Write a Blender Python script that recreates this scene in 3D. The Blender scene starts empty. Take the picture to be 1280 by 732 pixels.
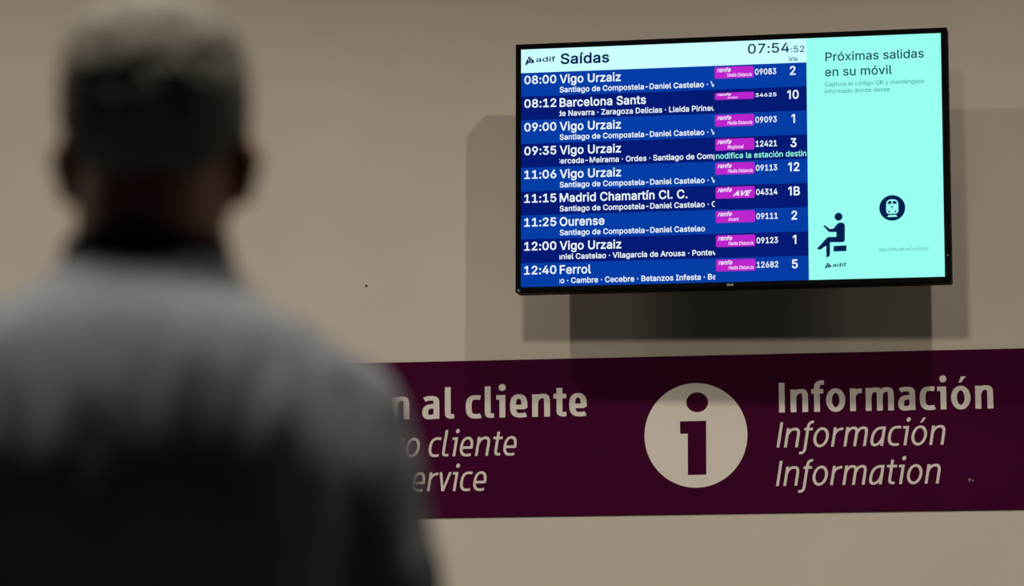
import bpy, bmesh, math, random
from mathutils import Vector, Matrix, noise
from mathutils.geometry import tessellate_polygon

random.seed(7)
SC = bpy.context.scene
COL = SC.collection
PI = math.pi

# ------------------------------------------------------------------ camera
cam_data = bpy.data.cameras.new('camera')
cam = bpy.data.objects.new('camera', cam_data)
COL.objects.link(cam)
YAW, PITCH, ROLL = -0.16499, 0.1297, -0.00445
f_ = Vector((math.sin(YAW) * math.cos(PITCH), math.cos(YAW) * math.cos(PITCH), math.sin(PITCH)))
r_ = f_.cross(Vector((0, 0, 1))).normalized()
u_ = r_.cross(f_)
r2 = r_ * math.cos(ROLL) + u_ * math.sin(ROLL)
u2 = u_ * math.cos(ROLL) - r_ * math.sin(ROLL)
cam.matrix_world = Matrix(((r2.x, u2.x, -f_.x, 0), (r2.y, u2.y, -f_.y, -7.0), (r2.z, u2.z, -f_.z, 1.1), (0, 0, 0, 1)))
cam_data.sensor_width = 36.0
cam_data.lens = 110.053
cam_data.clip_end = 100
cam_data.dof.use_dof = True
cam_data.dof.focus_distance = 6.95
cam_data.dof.aperture_fstop = 2.5
SC.camera = cam

# ------------------------------------------------------------------ world and lights
SC.view_settings.view_transform = 'Standard'
SC.view_settings.look = 'None'
SC.view_settings.exposure = 0.0
SC.view_settings.gamma = 1.0
SC.view_settings.use_curve_mapping = False
world = bpy.data.worlds.new('night_hall')
SC.world = world
world.use_nodes = True
bg = world.node_tree.nodes['Background']
bg.inputs[0].default_value = (0.35, 0.5, 1.0, 1)
bg.inputs[1].default_value = 0.007

def downlight_or_fill(x, y, z, watts, size, blend, colour=(1.0, 0.93, 0.82), radius=0.035, aim=None):
    d = bpy.data.lights.new('downlight_or_fill', 'SPOT')
    d.energy = watts
    d.color = colour
    d.spot_size = math.radians(size)
    d.spot_blend = blend
    d.shadow_soft_size = radius
    o = bpy.data.objects.new('downlight_or_fill', d)
    COL.objects.link(o)
    o.location = (x, y, z)
    if aim:
        o.rotation_euler = (Vector(aim) - Vector((x, y, z))).to_track_quat('-Z', 'Y').to_euler()
    return o

# ceiling lamps: two near the wall, one behind the man; two fill spots added
downlight_or_fill(0.50, -2.25, 4.45, 146, 136, 0.5)
downlight_or_fill(-2.50, -2.25, 4.45, 162, 136, 0.5)
downlight_or_fill(3.50, -2.25, 4.45, 110, 160, 0.5, radius=0.55)  # added fill, lifts the darkest overlap of the screen's shadows
downlight_or_fill(-5.50, -2.25, 4.45, 220, 160, 0.5, radius=0.55)  # added fill from the other side, also brightens the upper left wall
downlight_or_fill(-0.80, -4.47, 3.98, 430, 156, 0.5, radius=0.16)

# ------------------------------------------------------------------ materials
def mat(name, colour, rough=0.6, spec=0.3, emit=None, strength=1.0, noise_amt=0.0, noise_scale=40.0, bump=0.0, bump_scale=200.0, sheen=0.0, sss=0.0):
    m = bpy.data.materials.new(name)
    m.use_nodes = True
    nt = m.node_tree
    b = nt.nodes['Principled BSDF']
    b.inputs['Base Color'].default_value = (*colour, 1)
    b.inputs['Roughness'].default_value = rough
    b.inputs['Specular IOR Level'].default_value = spec
    if emit:
        b.inputs['Emission Color'].default_value = (*emit, 1)
        b.inputs['Emission Strength'].default_value = strength
    if sheen:
        b.inputs['Sheen Weight'].default_value = sheen
    if sss:
        b.inputs['Subsurface Weight'].default_value = sss
        b.inputs['Subsurface Radius'].default_value = (1.0, 0.3, 0.12)
        b.inputs['Subsurface Scale'].default_value = 0.012
    if noise_amt or bump:
        tc = nt.nodes.new('ShaderNodeTexCoord')
    if noise_amt:
        n = nt.nodes.new('ShaderNodeTexNoise')
        n.inputs['Scale'].default_value = noise_scale
        n.inputs['Detail'].default_value = 6
        nt.links.new(tc.outputs['Object'], n.inputs['Vector'])
        rp = nt.nodes.new('ShaderNodeValToRGB')
        rp.color_ramp.elements[0].position = 0.3
        rp.color_ramp.elements[1].position = 0.7
        rp.color_ramp.elements[0].color = (*[c * (1 - noise_amt) for c in colour], 1)
        rp.color_ramp.elements[1].color = (*[min(1, c * (1 + noise_amt)) for c in colour], 1)
        nt.links.new(n.outputs['Fac'], rp.inputs['Fac'])
        nt.links.new(rp.outputs['Color'], b.inputs['Base Color'])
    if bump:
        n2 = nt.nodes.new('ShaderNodeTexNoise')
        n2.inputs['Scale'].default_value = bump_scale
        n2.inputs['Detail'].default_value = 4
        nt.links.new(tc.outputs['Object'], n2.inputs['Vector'])
        bp = nt.nodes.new('ShaderNodeBump')
        bp.inputs['Strength'].default_value = bump
        bp.inputs['Distance'].default_value = 0.002
        nt.links.new(n2.outputs['Fac'], bp.inputs['Height'])
        nt.links.new(bp.outputs['Normal'], b.inputs['Normal'])
    return m

def lin(r, g, b):
    def c(v):
        v /= 255.0
        return v / 12.92 if v <= 0.04045 else ((v + 0.055) / 1.055) ** 2.4
    return (c(r), c(g), c(b))

def glow(name, rgb, k=1.0):
    e = lin(*rgb)
    return mat(name, (0, 0, 0), 0.5, 0.02, emit=e, strength=k)

M_WALL = mat('wall_paint', (0.50, 0.438, 0.367), 0.85, 0.2, noise_amt=0.035, noise_scale=3.0, bump=0.12, bump_scale=90)
M_FLOOR = mat('floor_stone', (0.055, 0.053, 0.052), 0.5, 0.4, noise_amt=0.2, noise_scale=8.0)
M_PURPLE = mat('purple_vinyl', (0.046, 0.0006, 0.021), 0.7, 0.04, noise_amt=0.05, noise_scale=5.0)
M_LETTER = mat('cream_vinyl', (0.62, 0.555, 0.495), 0.6, 0.25)
M_BLACK = mat('black_plastic', (0.0014, 0.0014, 0.0015), 0.5, 0.04)
M_STEEL = mat('grey_steel', (0.18, 0.18, 0.19), 0.45, 0.5)
M_SCUFF = mat('scuffed_vinyl', (0.22, 0.16, 0.17), 0.8, 0.2)
M_SPECK = mat('dark_speck', (0.035, 0.03, 0.022), 0.8, 0.2)
M_STICKER = mat('blue_sticker', (0.03, 0.09, 0.17), 0.5, 0.3)
M_SILVER = mat('silver_print', (0.75, 0.75, 0.75), 0.4, 0.5)
M_LED = glow('indicator', (190, 190, 190))
G_HEADER = glow('screen_pale_cyan', (203, 255, 255))
G_MINT = glow('screen_mint', (152, 255, 240))
G_BLUE = glow('screen_blue', (0, 60, 165))
G_NAVY = glow('screen_navy', (0, 24, 116))
G_MAGENTA = glow('screen_magenta', (188, 34, 205))
G_WHITE = glow('screen_white', (240, 250, 255))
G_PINK = glow('screen_pale_pink', (250, 225, 255))
G_CYANTEXT = glow('screen_cyan_text', (150, 255, 228))
G_INK = glow('screen_ink', (0, 28, 80))
G_TEAL = glow('screen_teal_text', (22, 92, 110))
G_SOFT = glow('screen_soft_teal_text', (70, 150, 155))

# ------------------------------------------------------------------ helpers
def link(name, me, material, parent=None):
    o = bpy.data.objects.new(name, me)
    COL.objects.link(o)
    if material:
        me.materials.append(material)
    if parent is not None:
        o.parent = parent
    return o

def obj(name, bm, material, parent=None, smooth=False):
    me = bpy.data.meshes.new(name)
    bm.to_mesh(me)
    bm.free()
    if smooth:
        for p in me.polygons:
            p.use_smooth = True
    return link(name, me, material, parent)

def tag(o, label, cat, group=None):
    o['label'] = label
    o['category'] = cat
    if group:
        o['group'] = group
    return o

def empty(name, M):
    o = bpy.data.objects.new(name, None)
    COL.objects.link(o)
    o.empty_display_size = 0.1
    o.matrix_world = M
    return o

def add_box(bm, x0, x1, y0, y1, z0, z1, bevel=0.0, seg=2):
    t = bmesh.new()
    bmesh.ops.create_cube(t, size=1)
    for v in t.verts:
        v.co = Vector((x0 + (v.co.x + .5) * (x1 - x0), y0 + (v.co.y + .5) * (y1 - y0), z0 + (v.co.z + .5) * (z1 - z0)))
    if bevel:
        bmesh.ops.bevel(t, geom=t.edges[:], offset=bevel, segments=seg, affect='EDGES', profile=0.5)
    me = bpy.data.meshes.new('tmp')
    t.to_mesh(me)
    t.free()
    bm.from_mesh(me)
    bpy.data.meshes.remove(me)
    return bm

# ---- flat shapes: every flat mark is a list of (outer, holes) polygons in 2-D
def area(p):
    return 0.5 * sum(p[i][0] * p[(i + 1) % len(p)][1] - p[(i + 1) % len(p)][0] * p[i][1] for i in range(len(p)))

def fill(polys, place):
    """polys: list of [outer, hole, ...] in 2-D; place(u, v) -> Vector. Returns a bmesh."""
    bm = bmesh.new()
    for num, loops in enumerate(polys):
        flat = [p for l in loops for p in l]
        tris = tessellate_polygon([[Vector((x, y, 0)) for x, y in l] for l in loops])
        vs = [bm.verts.new(place(x, y) - Vector((0, (num % 4) * 0.00007, 0))) for x, y in flat]
        for t in tris:
            a, b, c = (flat[i] for i in t)
            s = (b[0] - a[0]) * (c[1] - a[1]) - (c[0] - a[0]) * (b[1] - a[1])
            if abs(s) < 1e-14:
                continue
            try:
                bm.faces.new([vs[i] for i in (t if s > 0 else reversed(t))])
            except ValueError:
                pass
    return bm

def clip_bm(bm, axis, lo, hi, o0):
    for val, sgn in ((lo, -1), (hi, 1)):
        if val is None:
            continue
        bmesh.ops.bisect_plane(bm, geom=bm.verts[:] + bm.edges[:] + bm.faces[:], plane_co=o0 + axis * val, plane_no=axis * sgn, clear_outer=True)

def rrect(x0, y0, x1, y1, r, n=5):
    p = []
    for cx, cy, a in ((x1 - r, y1 - r, 0), (x0 + r, y1 - r, 90), (x0 + r, y0 + r, 180), (x1 - r, y0 + r, 270)):
        for i in range(n + 1):
            t = math.radians(a + 90 * i / n)
            p.append((cx + r * math.cos(t), cy + r * math.sin(t)))
    return p

def disc(cx, cy, rx, ry=None, n=40):
    ry = rx if ry is None else ry
    return [(cx + rx * math.cos(2 * PI * i / n), cy + ry * math.sin(2 * PI * i / n)) for i in range(n)]

# ---- screen typeface: outlines in thousandths, 'character;advance;contour/contour', contour = x,y pairs
GLYPHS = {}
def load_glyphs(text):
    for rec in text.strip('\n').split('\n'):
        ch, adv, body = rec.split('\t')
        loops = []
        for c in body.split('/'):
            if c:
                n = [int(v) for v in c.split(' ')]
                loops.append([(n[i], n[i + 1]) for i in range(0, len(n), 2)])
        GLYPHS[ch] = (int(adv), loops)

def tidy(loop):
    """drop vertices that crowd their neighbour, so that weight changes stay clean"""
    out = []
    for p in loop:
        if out and math.hypot(p[0] - out[-1][0], p[1] - out[-1][1]) < 9:
            continue
        out.append(p)
    while len(out) > 3 and math.hypot(out[0][0] - out[-1][0], out[0][1] - out[-1][1]) < 9:
        out.pop()
    return out

def embolden(loop, d):
    """push a contour outwards along its normals by d (outer contours run clockwise, holes the other way)"""
    loop = tidy(loop)
    n = len(loop)
    out = []
    for i in range(n):
        x0, y0 = loop[i - 1]
        x1, y1 = loop[i]
        x2, y2 = loop[(i + 1) % n]
        a = Vector((y0 - y1, x1 - x0))
        b = Vector((y1 - y2, x2 - x1))
        if a.length < 1e-6 or b.length < 1e-6:
            out.append((x1, y1))
            continue
        a.normalize()
        b.normalize()
        m = a + b
        k = m.length
        if k < 0.3:
            m = a
            s = 1.0
        else:
            m = m / k
            s = min(2.0, 1.0 / max(0.35, m.dot(a)))
        out.append((x1 + m.x * d * s, y1 + m.y * d * s))
    return out

def glyph_polys(ch, bold):
    adv, loops = GLYPHS[ch]
    if not loops:
        return adv, []
    sgn = 1 if area(max(loops, key=lambda l: abs(area(l)))) > 0 else -1
    outs, holes = [], []
    for l in loops:
        (outs if area(l) * sgn > 0 else holes).append(l if sgn < 0 else l[::-1])
    res = []
    for o in outs:
        xs = [p[0] for p in o]
        ys = [p[1] for p in o]
        hs = []
        for h in holes:
            hx = sum(p[0] for p in h) / len(h)
            hy = sum(p[1] for p in h) / len(h)
            if min(xs) < hx < max(xs) and min(ys) < hy < max(ys) and abs(area(h)) < abs(area(o)):
                hs.append(h)
        res.append([embolden(o, bold)] + [embolden(h, bold) for h in hs])
    return adv, res

def text_polys(txt, u, v, cap, bold=0.0, width=None, xs=1.0, align='L', shear=0.0, track=0.0, prop_one=False):
    """polygons of a text line; cap = height of a capital (m); width = fit to this width"""
    k = cap / 517.0
    res = []
    x = 0.0
    for ch in txt:
        key = ch
        if ch == '1' and prop_one:
            key = '1p'
        adv, polys = glyph_polys(key, bold)
        for loops in polys:
            res.append([[((px + x + py * shear), py) for px, py in l] for l in loops])
        x += adv + track + bold * 0.8
    if not res:
        return []
    allx = [p[0] for q in res for p in q[0]]
    x0, x1 = min(allx), max(allx)
    sx = width / (x1 - x0) if width else k * xs
    off = u - x0 * sx if align == 'L' else (u - (x0 + x1) / 2 * sx)
    return [[[(off + px * sx, v + py * k) for px, py in l] for l in loops] for loops in res]

load_glyphs("""
 	188	
-	453	337 244 337 188 114 188 114 244
.	188	95 -4 78 -1 63 9 53 24 50 41 53 59 63 73 78 83 95 87 113 83 128 73 138 59 141 41 138 24 128 9 113 -1
/	249	235 533 71 -76 14 -76 178 533
0	453	227 -7 174 1 130 24 95 62 69 113 53 178 48 254 53 330 69 395 95 447 130 484 174 508 227 516 279 508 323 484 358 447 384 395 400 330 405 254 400 178 384 113 359 62 323 24 279 1/227 50 261 56 290 74 313 103 330 144 340 194 344 254 340 314 330 365 313 405 290 435 261 453 227 460 192 453 163 435 140 405 123 365 113 314 109 254 113 194 123 144 140 103 163 74 192 56
1	453	76 0 76 55 391 55 391 0/276 509 276 0 212 0 212 448 209 448 86 358 86 427 198 509
2	453	64 0 64 47 234 229 282 282 311 327 320 371 317 397 308 419 293 436 273 449 224 460 196 457 172 447 153 433 139 413 130 390 127 362 66 362 71 405 86 442 111 473 143 496 182 511 225 516 268 511 306 497 337 474 361 445 376 411 381 372 371 318 336 259 267 180 153 60 153 57 389 57 389 0
3	453	218 -7 173 -3 133 10 98 30 70 57 52 91 44 132 109 132 115 107 126 87 144 71 165 59 219 50 275 61 297 74 315 93 325 116 329 145 326 172 316 196 299 217 275 234 242 244 201 248 157 248 157 299 288 448 288 452 70 452 70 509 372 509 372 461 211 278 211 289 264 288 308 276 344 253 371 222 387 186 393 145 387 103 370 66 344 36 309 12 266 -2
4	453	40 105 40 158 247 509 311 509 109 166 109 163 413 163 413 105/282 0 282 121 282 146 282 318 343 318 343 0
5	453	221 -7 178 -2 140 11 108 32 83 60 66 93 60 130 122 130 127 108 138 89 173 60 221 50 250 53 276 64 298 82 314 104 324 131 328 162 324 193 314 221 297 244 275 262 248 273 218 277 167 268 128 246 67 253 96 509 366 509 366 452 151 452 134 301 136 301 178 325 229 334 263 330 294 321 321 306 345 285 364 260 379 231 388 199 391 163 385 117 369 76 343 41 309 15 268 -1
6	453	226 -7 182 -1 142 15 109 40 84 74 69 115 64 162 68 199 80 239 137 340 252 509 322 509 151 261 145 261 165 288 196 307 235 314 278 309 316 295 346 271 370 240 384 201 389 157 384 112 368 73 343 39 310 14 271 -2/226 48 254 52 279 63 299 79 314 101 324 128 327 157 324 187 314 213 299 235 279 251 254 262 226 265 198 262 174 252 153 235 138 214 128 188 125 158 128 128 138 102 153 79 174 63 198 52
7	453	97 0 323 448 323 452 62 452 62 509 391 509 391 449 165 0
8	453	226 -7 178 -2 136 11 101 33 74 62 57 96 52 135 55 166 65 195 81 220 101 241 125 256 153 265 153 267 119 282 93 308 76 342 70 380 75 417 90 450 114 477 146 498 184 511 226 516 269 511 306 498 337 477 361 450 377 417 382 380 376 342 359 308 333 282 300 267 300 265 327 256 351 241 372 220 387 195 397 166 401 135 395 96 378 62 352 33 317 11 275 -2/226 49 258 52 285 60 307 74 323 91 333 113 337 139 333 165 322 189 305 208 283 223 256 232 226 235 196 232 169 223 147 208 130 189 119 165 115 139 119 113 129 91 145 74 167 60 195 52/226 290 274 300 293 313 307 330 316 351 319 376 316 399 308 420 294 437 275 449 226 460 177 449 159 437 145 420 136 399 133 376 136 351 145 330 159 313 178 300
9	453	226 516 271 510 310 494 343 468 368 434 384 393 389 347 385 309 373 270 315 168 200 0 130 0 301 248 307 248 287 221 257 202 218 195 175 199 137 214 106 237 83 269 68 307 64 352 69 397 85 436 110 469 143 494 182 510/226 460 199 457 174 446 154 429 138 407 129 381 125 352 129 322 138 295 154 274 174 257 199 247 226 243 254 247 279 257 299 273 314 295 324 321 327 350 324 381 314 407 299 429 279 446 254 457
:	188	95 -4 78 -1 63 9 53 24 50 41 53 59 63 73 78 83 95 87 113 83 128 73 138 59 141 41 138 24 128 9 113 -1/95 271 78 274 63 284 53 299 50 316 53 334 63 349 78 359 95 362 113 359 128 349 138 334 141 316 138 299 128 284 113 274
=	453	72 245 72 301 381 301 381 245/72 97 72 153 381 153 381 97
?	358	132 152 132 159 141 230 153 252 168 269 209 298 247 334 258 357 262 384 259 406 250 425 220 452 178 462 137 453 106 425 96 404 92 378 27 378 33 418 49 452 73 479 103 499 138 511 178 516 219 511 255 498 284 478 306 451 319 418 324 382 319 344 306 311 284 284 254 261 219 235 200 205 194 158 194 152/164 -4 146 -1 131 9 121 24 118 41 121 58 131 73 146 83 164 86 181 83 196 73 206 58 209 41 206 24 196 9 181 -1
A	480	16 0 201 509 276 509 463 0 395 0 287 302 264 372 232 478 245 478 213 371 191 302 85 0/110 142 110 199 370 199 370 142
B	456	60 0 60 509 241 509 289 504 329 491 359 469 381 442 394 410 398 374 395 344 387 320 356 286 315 267 315 262 339 257 363 245 385 227 402 203 414 173 418 136 413 100 400 67 377 39 344 18 301 4 247 0/125 57 245 57 296 63 330 80 349 105 355 137 352 161 342 184 327 203 306 218 279 228 248 231 125 231/125 285 238 285 288 296 308 309 323 326 333 348 336 372 330 403 313 429 283 446 240 452 125 452
C	510	267 -7 205 1 150 25 104 63 70 115 48 179 40 254 48 329 70 393 104 445 150 484 205 508 267 516 340 504 373 490 402 471 427 447 448 418 463 385 473 348 408 348 389 395 357 428 315 449 267 456 223 450 184 432 150 403 125 364 109 314 103 254 109 194 125 145 151 105 184 76 223 59 267 53 315 60 357 81 389 114 408 160 473 160 463 124 448 91 428 62 402 38 373 19 341 5 305 -4
D	502	219 0 96 0 96 57 215 57 272 63 318 81 354 110 379 149 394 198 399 255 394 312 379 361 354 399 320 428 275 446 221 452 93 452 93 509 225 509 294 501 353 478 399 441 433 391 455 329 462 255 455 181 433 119 398 68 351 31 291 8/125 509 125 0 60 0 60 509
F	410	60 0 60 509 369 509 369 452 125 452 125 278 346 278 346 221 125 221 125 0
G	520	269 -7 205 1 149 25 104 64 69 116 47 179 40 254 47 329 69 393 103 445 149 484 203 508 265 516 304 513 340 504 374 489 403 469 429 445 449 416 465 384 474 349 408 349 387 393 356 427 315 448 265 456 222 450 183 432 150 404 125 364 109 314 103 254 109 194 125 145 151 105 184 76 224 59 269 53 309 57 345 71 374 93 396 123 410 160 415 202 434 199 283 199 283 256 478 256 478 200 471 141 451 91 419 50 377 19 326 0
I	300	31 0 31 57 118 57 118 452 31 452 31 509 269 509 269 452 183 452 183 57 269 57 269 0
L	393	60 0 60 509 125 509 125 57 361 57 361 0
M	628	60 0 60 509 152 509 277 187 287 159 299 123 311 84 322 49 307 49 318 83 330 121 342 158 352 187 476 509 568 509 568 0 504 0 504 291 504 327 505 369 506 413 507 457 513 457 498 409 482 363 467 322 456 291 342 0 286 0 170 291 159 321 145 361 129 408 112 457 119 457 120 416 121 372 122 328 122 291 122 0
N	523	60 0 60 509 136 509 343 183 363 151 388 107 414 55 405 54 401 108 399 157 399 195 399 509 463 509 463 0 387 0 202 290 177 331 148 381 108 452 119 454 122 384 124 328 125 291 125 0
O	533	267 -7 205 1 150 25 105 63 70 115 48 179 40 254 48 329 70 393 105 445 150 484 205 508 267 516 329 508 384 484 429 445 464 393 486 329 493 254 486 179 464 115 429 63 384 25 329 1/267 53 310 59 349 76 383 105 408 144 425 194 430 254 425 314 408 365 383 404 349 433 310 450 267 456 223 450 184 433 151 404 125 364 109 314 103 254 109 194 125 144 151 105 184 76 223 59
P	445	60 0 60 509 125 509 125 0/100 509 235 509 289 503 332 487 366 462 390 430 404 391 409 348 404 304 390 265 366 233 332 207 289 191 235 186 100 186 100 242 233 242 269 246 297 256 318 272 333 294 342 319 344 348 342 376 333 402 318 423 297 439 268 449 232 452 100 452
Q	533	245 159 313 159 369 85 384 65 468 -48 401 -48 346 27 331 46/267 -7 205 1 150 25 105 63 70 115 48 179 40 254 48 329 70 393 105 445 150 484 205 508 267 516 329 508 384 484 429 445 464 393 486 329 493 254 486 179 464 115 429 63 384 25 329 1/267 53 310 59 349 76 383 105 408 144 425 194 430 254 425 314 408 365 383 404 349 433 310 450 267 456 223 450 184 433 151 404 125 364 109 314 103 254 109 194 125 144 151 105 184 76 223 59
R	449	60 0 60 509 236 509 290 504 333 489 367 465 390 433 405 395 409 352 405 309 390 271 367 240 333 217 289 203 236 198 96 198 96 255 234 255 269 258 298 267 319 281 334 300 342 324 345 352 342 380 334 405 319 425 298 440 269 449 233 452 125 452 125 0/353 0 230 229 303 229 428 0
S	447	224 -9 172 -4 128 9 91 31 64 60 46 96 38 137 104 137 110 110 123 88 142 71 166 59 224 49 257 52 286 60 311 74 329 92 341 114 346 139 342 161 332 179 296 205 245 222 184 239 128 260 86 289 60 326 52 372 58 413 75 448 102 476 138 498 180 511 227 516 275 511 316 498 351 476 377 449 394 415 401 378 337 378 326 412 302 437 267 453 225 459 194 456 167 448 145 435 129 418 118 398 115 376 119 352 131 334 169 308 212 293 264 279 312 264 359 238 395 198 405 171 408 139 403 99 386 64 360 34 323 11 278 -4
U	517	259 -8 203 -2 154 15 114 43 85 80 66 124 60 173 60 509 124 509 124 178 128 144 141 113 160 87 187 68 220 56 259 52 298 56 331 68 357 87 377 113 389 144 393 178 393 509 457 509 457 173 451 124 433 80 403 43 363 15 315 -2
V	480	204 0 16 509 84 509 192 206 215 137 248 31 235 31 267 138 290 206 395 509 463 509 278 0
Z	438	42 0 42 46 273 385 306 431 341 476 348 454 285 452 223 452 40 452 40 509 397 509 397 462 169 129 134 81 97 33 90 54 152 57 214 57 399 57 399 0
a	389	160 -9 126 -5 94 5 68 22 48 45 35 73 30 108 34 138 43 161 58 179 78 193 125 211 178 220 234 227 265 235 273 243 276 255 276 257 267 297 240 322 196 331 149 322 118 301 100 274 41 291 57 322 79 346 104 364 133 375 194 384 239 379 286 360 306 343 322 320 333 290 337 251 337 0 277 0 277 52 272 52 252 25 215 1/170 45 202 49 228 59 248 74 263 93 272 115 276 138 276 190 259 182 231 176 200 171 175 168 134 159 103 139 95 124 92 105 102 72 130 52
b	424	229 -8 198 -5 172 4 138 31 118 59 112 59 112 0 53 0 53 509 114 509 114 319 118 319 137 346 171 373 197 381 229 384 274 378 313 361 345 332 370 293 385 245 390 189 385 133 370 84 346 45 313 16 274 -2/220 47 253 51 279 66 301 88 316 117 325 151 328 189 325 227 316 261 301 290 280 311 253 325 220 330 188 325 161 312 140 291 125 263 116 229 113 189 116 150 125 115 140 86 162 65 188 51
c	396	207 -8 159 -2 117 16 82 46 56 85 40 133 34 187 40 243 56 291 82 330 117 360 159 378 207 384 260 377 305 356 340 322 362 277 303 262 290 289 270 311 242 325 207 330 173 325 145 310 124 287 108 258 99 224 96 187 99 151 108 117 124 89 145 66 173 51 207 46 243 52 271 66 292 89 304 117 363 102 341 56 306 21 261 -1
d	424	195 -8 151 -2 111 16 79 45 55 84 39 133 34 189 39 245 55 293 79 332 112 361 151 378 196 384 228 381 253 373 287 346 306 319 311 319 311 509 372 509 372 0 313 0 313 59 307 59 287 31 252 4 227 -5/205 47 236 51 263 65 284 86 299 115 309 150 312 189 309 229 300 263 284 291 263 312 237 325 205 330 172 325 145 311 124 290 108 261 99 227 96 189 99 151 109 117 124 88 145 66 172 51
e	404	212 -8 161 -2 117 16 82 46 56 85 40 132 34 187 39 242 55 290 81 329 115 359 157 378 205 384 266 374 294 361 319 341 341 315 357 282 368 242 371 194 371 169 75 169 75 221 338 221 310 202 307 237 298 269 283 294 263 314 237 326 205 330 173 326 146 313 125 294 109 270 99 241 96 211 96 178 100 139 110 106 128 80 151 61 179 50 212 46 254 53 285 73 306 105 365 91 353 63 335 39 311 19 283 4 249 -5
f	254	228 379 228 327 6 327 6 379/81 0 81 432 84 461 96 486 113 505 135 519 187 530 222 527 243 521 227 468 215 472 195 474 171 470 154 460 145 443 142 419 142 0
g	425	207 -151 168 -148 134 -140 82 -110 51 -69 101 -41 122 -66 154 -88 207 -97 249 -92 282 -75 304 -47 311 -6 311 68 306 68 287 41 252 16 227 8 195 5 152 10 113 27 80 53 55 90 39 136 34 191 39 246 55 293 80 332 112 361 152 378 196 384 228 382 253 373 288 346 308 319 313 319 313 379 372 379 372 -9 367 -54 350 -90 324 -117 291 -136 251 -147/205 59 237 63 264 75 285 95 300 121 309 154 312 193 309 231 300 264 285 291 264 312 237 325 205 330 172 325 145 312 124 290 109 262 99 229 96 193 99 155 109 123 124 96 145 76 172 63
h	410	114 227 114 0 53 0 53 509 114 509 114 287 102 287 124 332 152 362 187 379 227 384 264 380 295 369 321 349 341 321 353 285 357 240 357 0 296 0 296 235 290 275 273 304 246 323 210 329 184 326 161 317 141 303 126 283 117 257
i	167	53 0 53 379 114 379 114 0/84 443 67 446 54 455 44 468 41 483 44 499 54 512 67 521 84 524 100 521 114 512 123 499 126 483 123 468 114 455 100 446
k	381	110 137 110 212 121 212 284 379 360 379 184 199 177 199/53 0 53 509 114 509 114 0/294 0 148 186 191 229 372 0
l	189	139 -2 101 3 74 20 58 47 53 84 53 509 114 509 114 99 120 62 130 54 146 52 160 53 170 54 181 3 162 -1
m	610	53 0 53 379 112 379 112 295 108 295 118 323 132 346 172 376 219 386 257 380 287 361 309 331 321 295 312 295 322 321 337 343 381 375 437 386 468 383 497 372 522 354 541 328 553 296 557 255 557 0 496 0 496 254 490 289 473 313 447 326 419 330 395 328 374 320 345 290 335 247 335 0 274 0 274 260 269 288 253 311 229 326 199 330 158 320 140 307 126 289 117 266 114 238 114 0
n	410	114 227 114 0 53 0 53 379 112 379 112 287 102 287 124 332 152 362 187 379 227 384 264 380 295 369 321 349 341 321 353 285 357 240 357 0 296 0 296 235 290 275 273 304 246 323 210 329 184 326 161 317 141 303 126 283 117 257
o	415	207 -8 159 -2 117 16 82 46 56 85 40 133 34 187 40 243 56 291 82 330 117 360 159 378 207 384 256 378 299 360 333 330 359 291 376 243 381 187 376 133 359 85 333 46 299 16 256 -2/207 46 242 51 270 66 292 89 307 117 316 151 319 187 316 224 307 258 292 287 270 310 242 325 207 330 173 325 145 310 124 287 108 258 99 224 96 187 99 151 108 117 124 89 145 66 173 51
p	424	53 -143 53 379 112 379 112 319 118 319 137 346 171 373 197 381 229 384 274 378 313 361 345 332 370 293 385 245 390 189 385 133 370 84 346 45 313 16 274 -2 229 -8 198 -5 173 4 138 31 118 59 114 59 114 -143/220 47 253 51 279 66 301 88 316 117 325 151 328 189 325 227 316 261 301 290 280 311 253 325 220 330 188 325 161 312 140 291 125 263 116 229 113 189 116 150 125 115 140 86 162 65 188 51
r	259	53 0 53 379 112 379 112 321 115 321 130 347 152 367 181 380 213 385 229 384 243 384 243 322 230 324 207 326 182 323 159 315 140 301 126 284 117 262 114 237 114 0
s	365	182 -8 145 -5 112 3 84 18 62 38 45 63 36 94 94 107 105 79 124 60 150 49 181 45 217 50 244 62 262 81 268 103 265 121 254 136 237 147 212 155 149 170 104 186 72 208 53 237 47 274 51 305 65 332 87 354 115 370 149 381 187 384 223 381 254 372 279 358 299 339 324 290 268 277 258 298 243 316 219 328 187 333 156 329 131 317 114 299 109 277 112 258 124 243 172 223 229 209 275 194 306 171 325 142 331 107 326 75 312 47 290 24 260 6 223 -5
t	227	204 379 204 327 6 327 6 379/65 471 126 471 126 98 128 76 136 61 150 53 170 50 185 51 202 54 213 2 192 -3 168 -4 125 2 92 21 72 52 65 93
u	410	182 -5 146 -1 115 11 89 31 69 59 57 95 53 139 53 379 114 379 114 144 119 105 137 75 164 56 200 50 226 53 249 62 268 77 283 97 293 122 296 153 296 379 357 379 357 0 298 0 298 92 307 92 286 47 257 17 222 0
v	389	163 0 17 379 84 379 165 155 187 87 206 21 184 21 203 87 224 155 305 379 371 379 226 0
x	379	21 0 171 218 171 171 29 379 100 379 147 306 179 253 207 206 175 206 202 253 233 306 282 379 352 379 209 169 209 214 358 0 287 0 231 85 200 136 173 182 205 182 178 136 148 85 91 0
y	389	47 -139 61 -86 71 -87 104 -89 130 -74 151 -36 163 -1 17 379 84 379 165 155 187 87 206 21 184 21 202 87 224 155 305 379 371 379 204 -58 177 -107 139 -136 91 -145 65 -143
z	380	42 0 42 46 254 320 254 323 48 323 48 379 333 379 333 331 126 60 126 56 339 56 339 0
·	196	98 196 81 200 66 210 56 224 52 242 56 259 66 274 81 284 98 287 116 284 130 274 140 259 144 242 140 224 130 210 116 200
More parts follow.
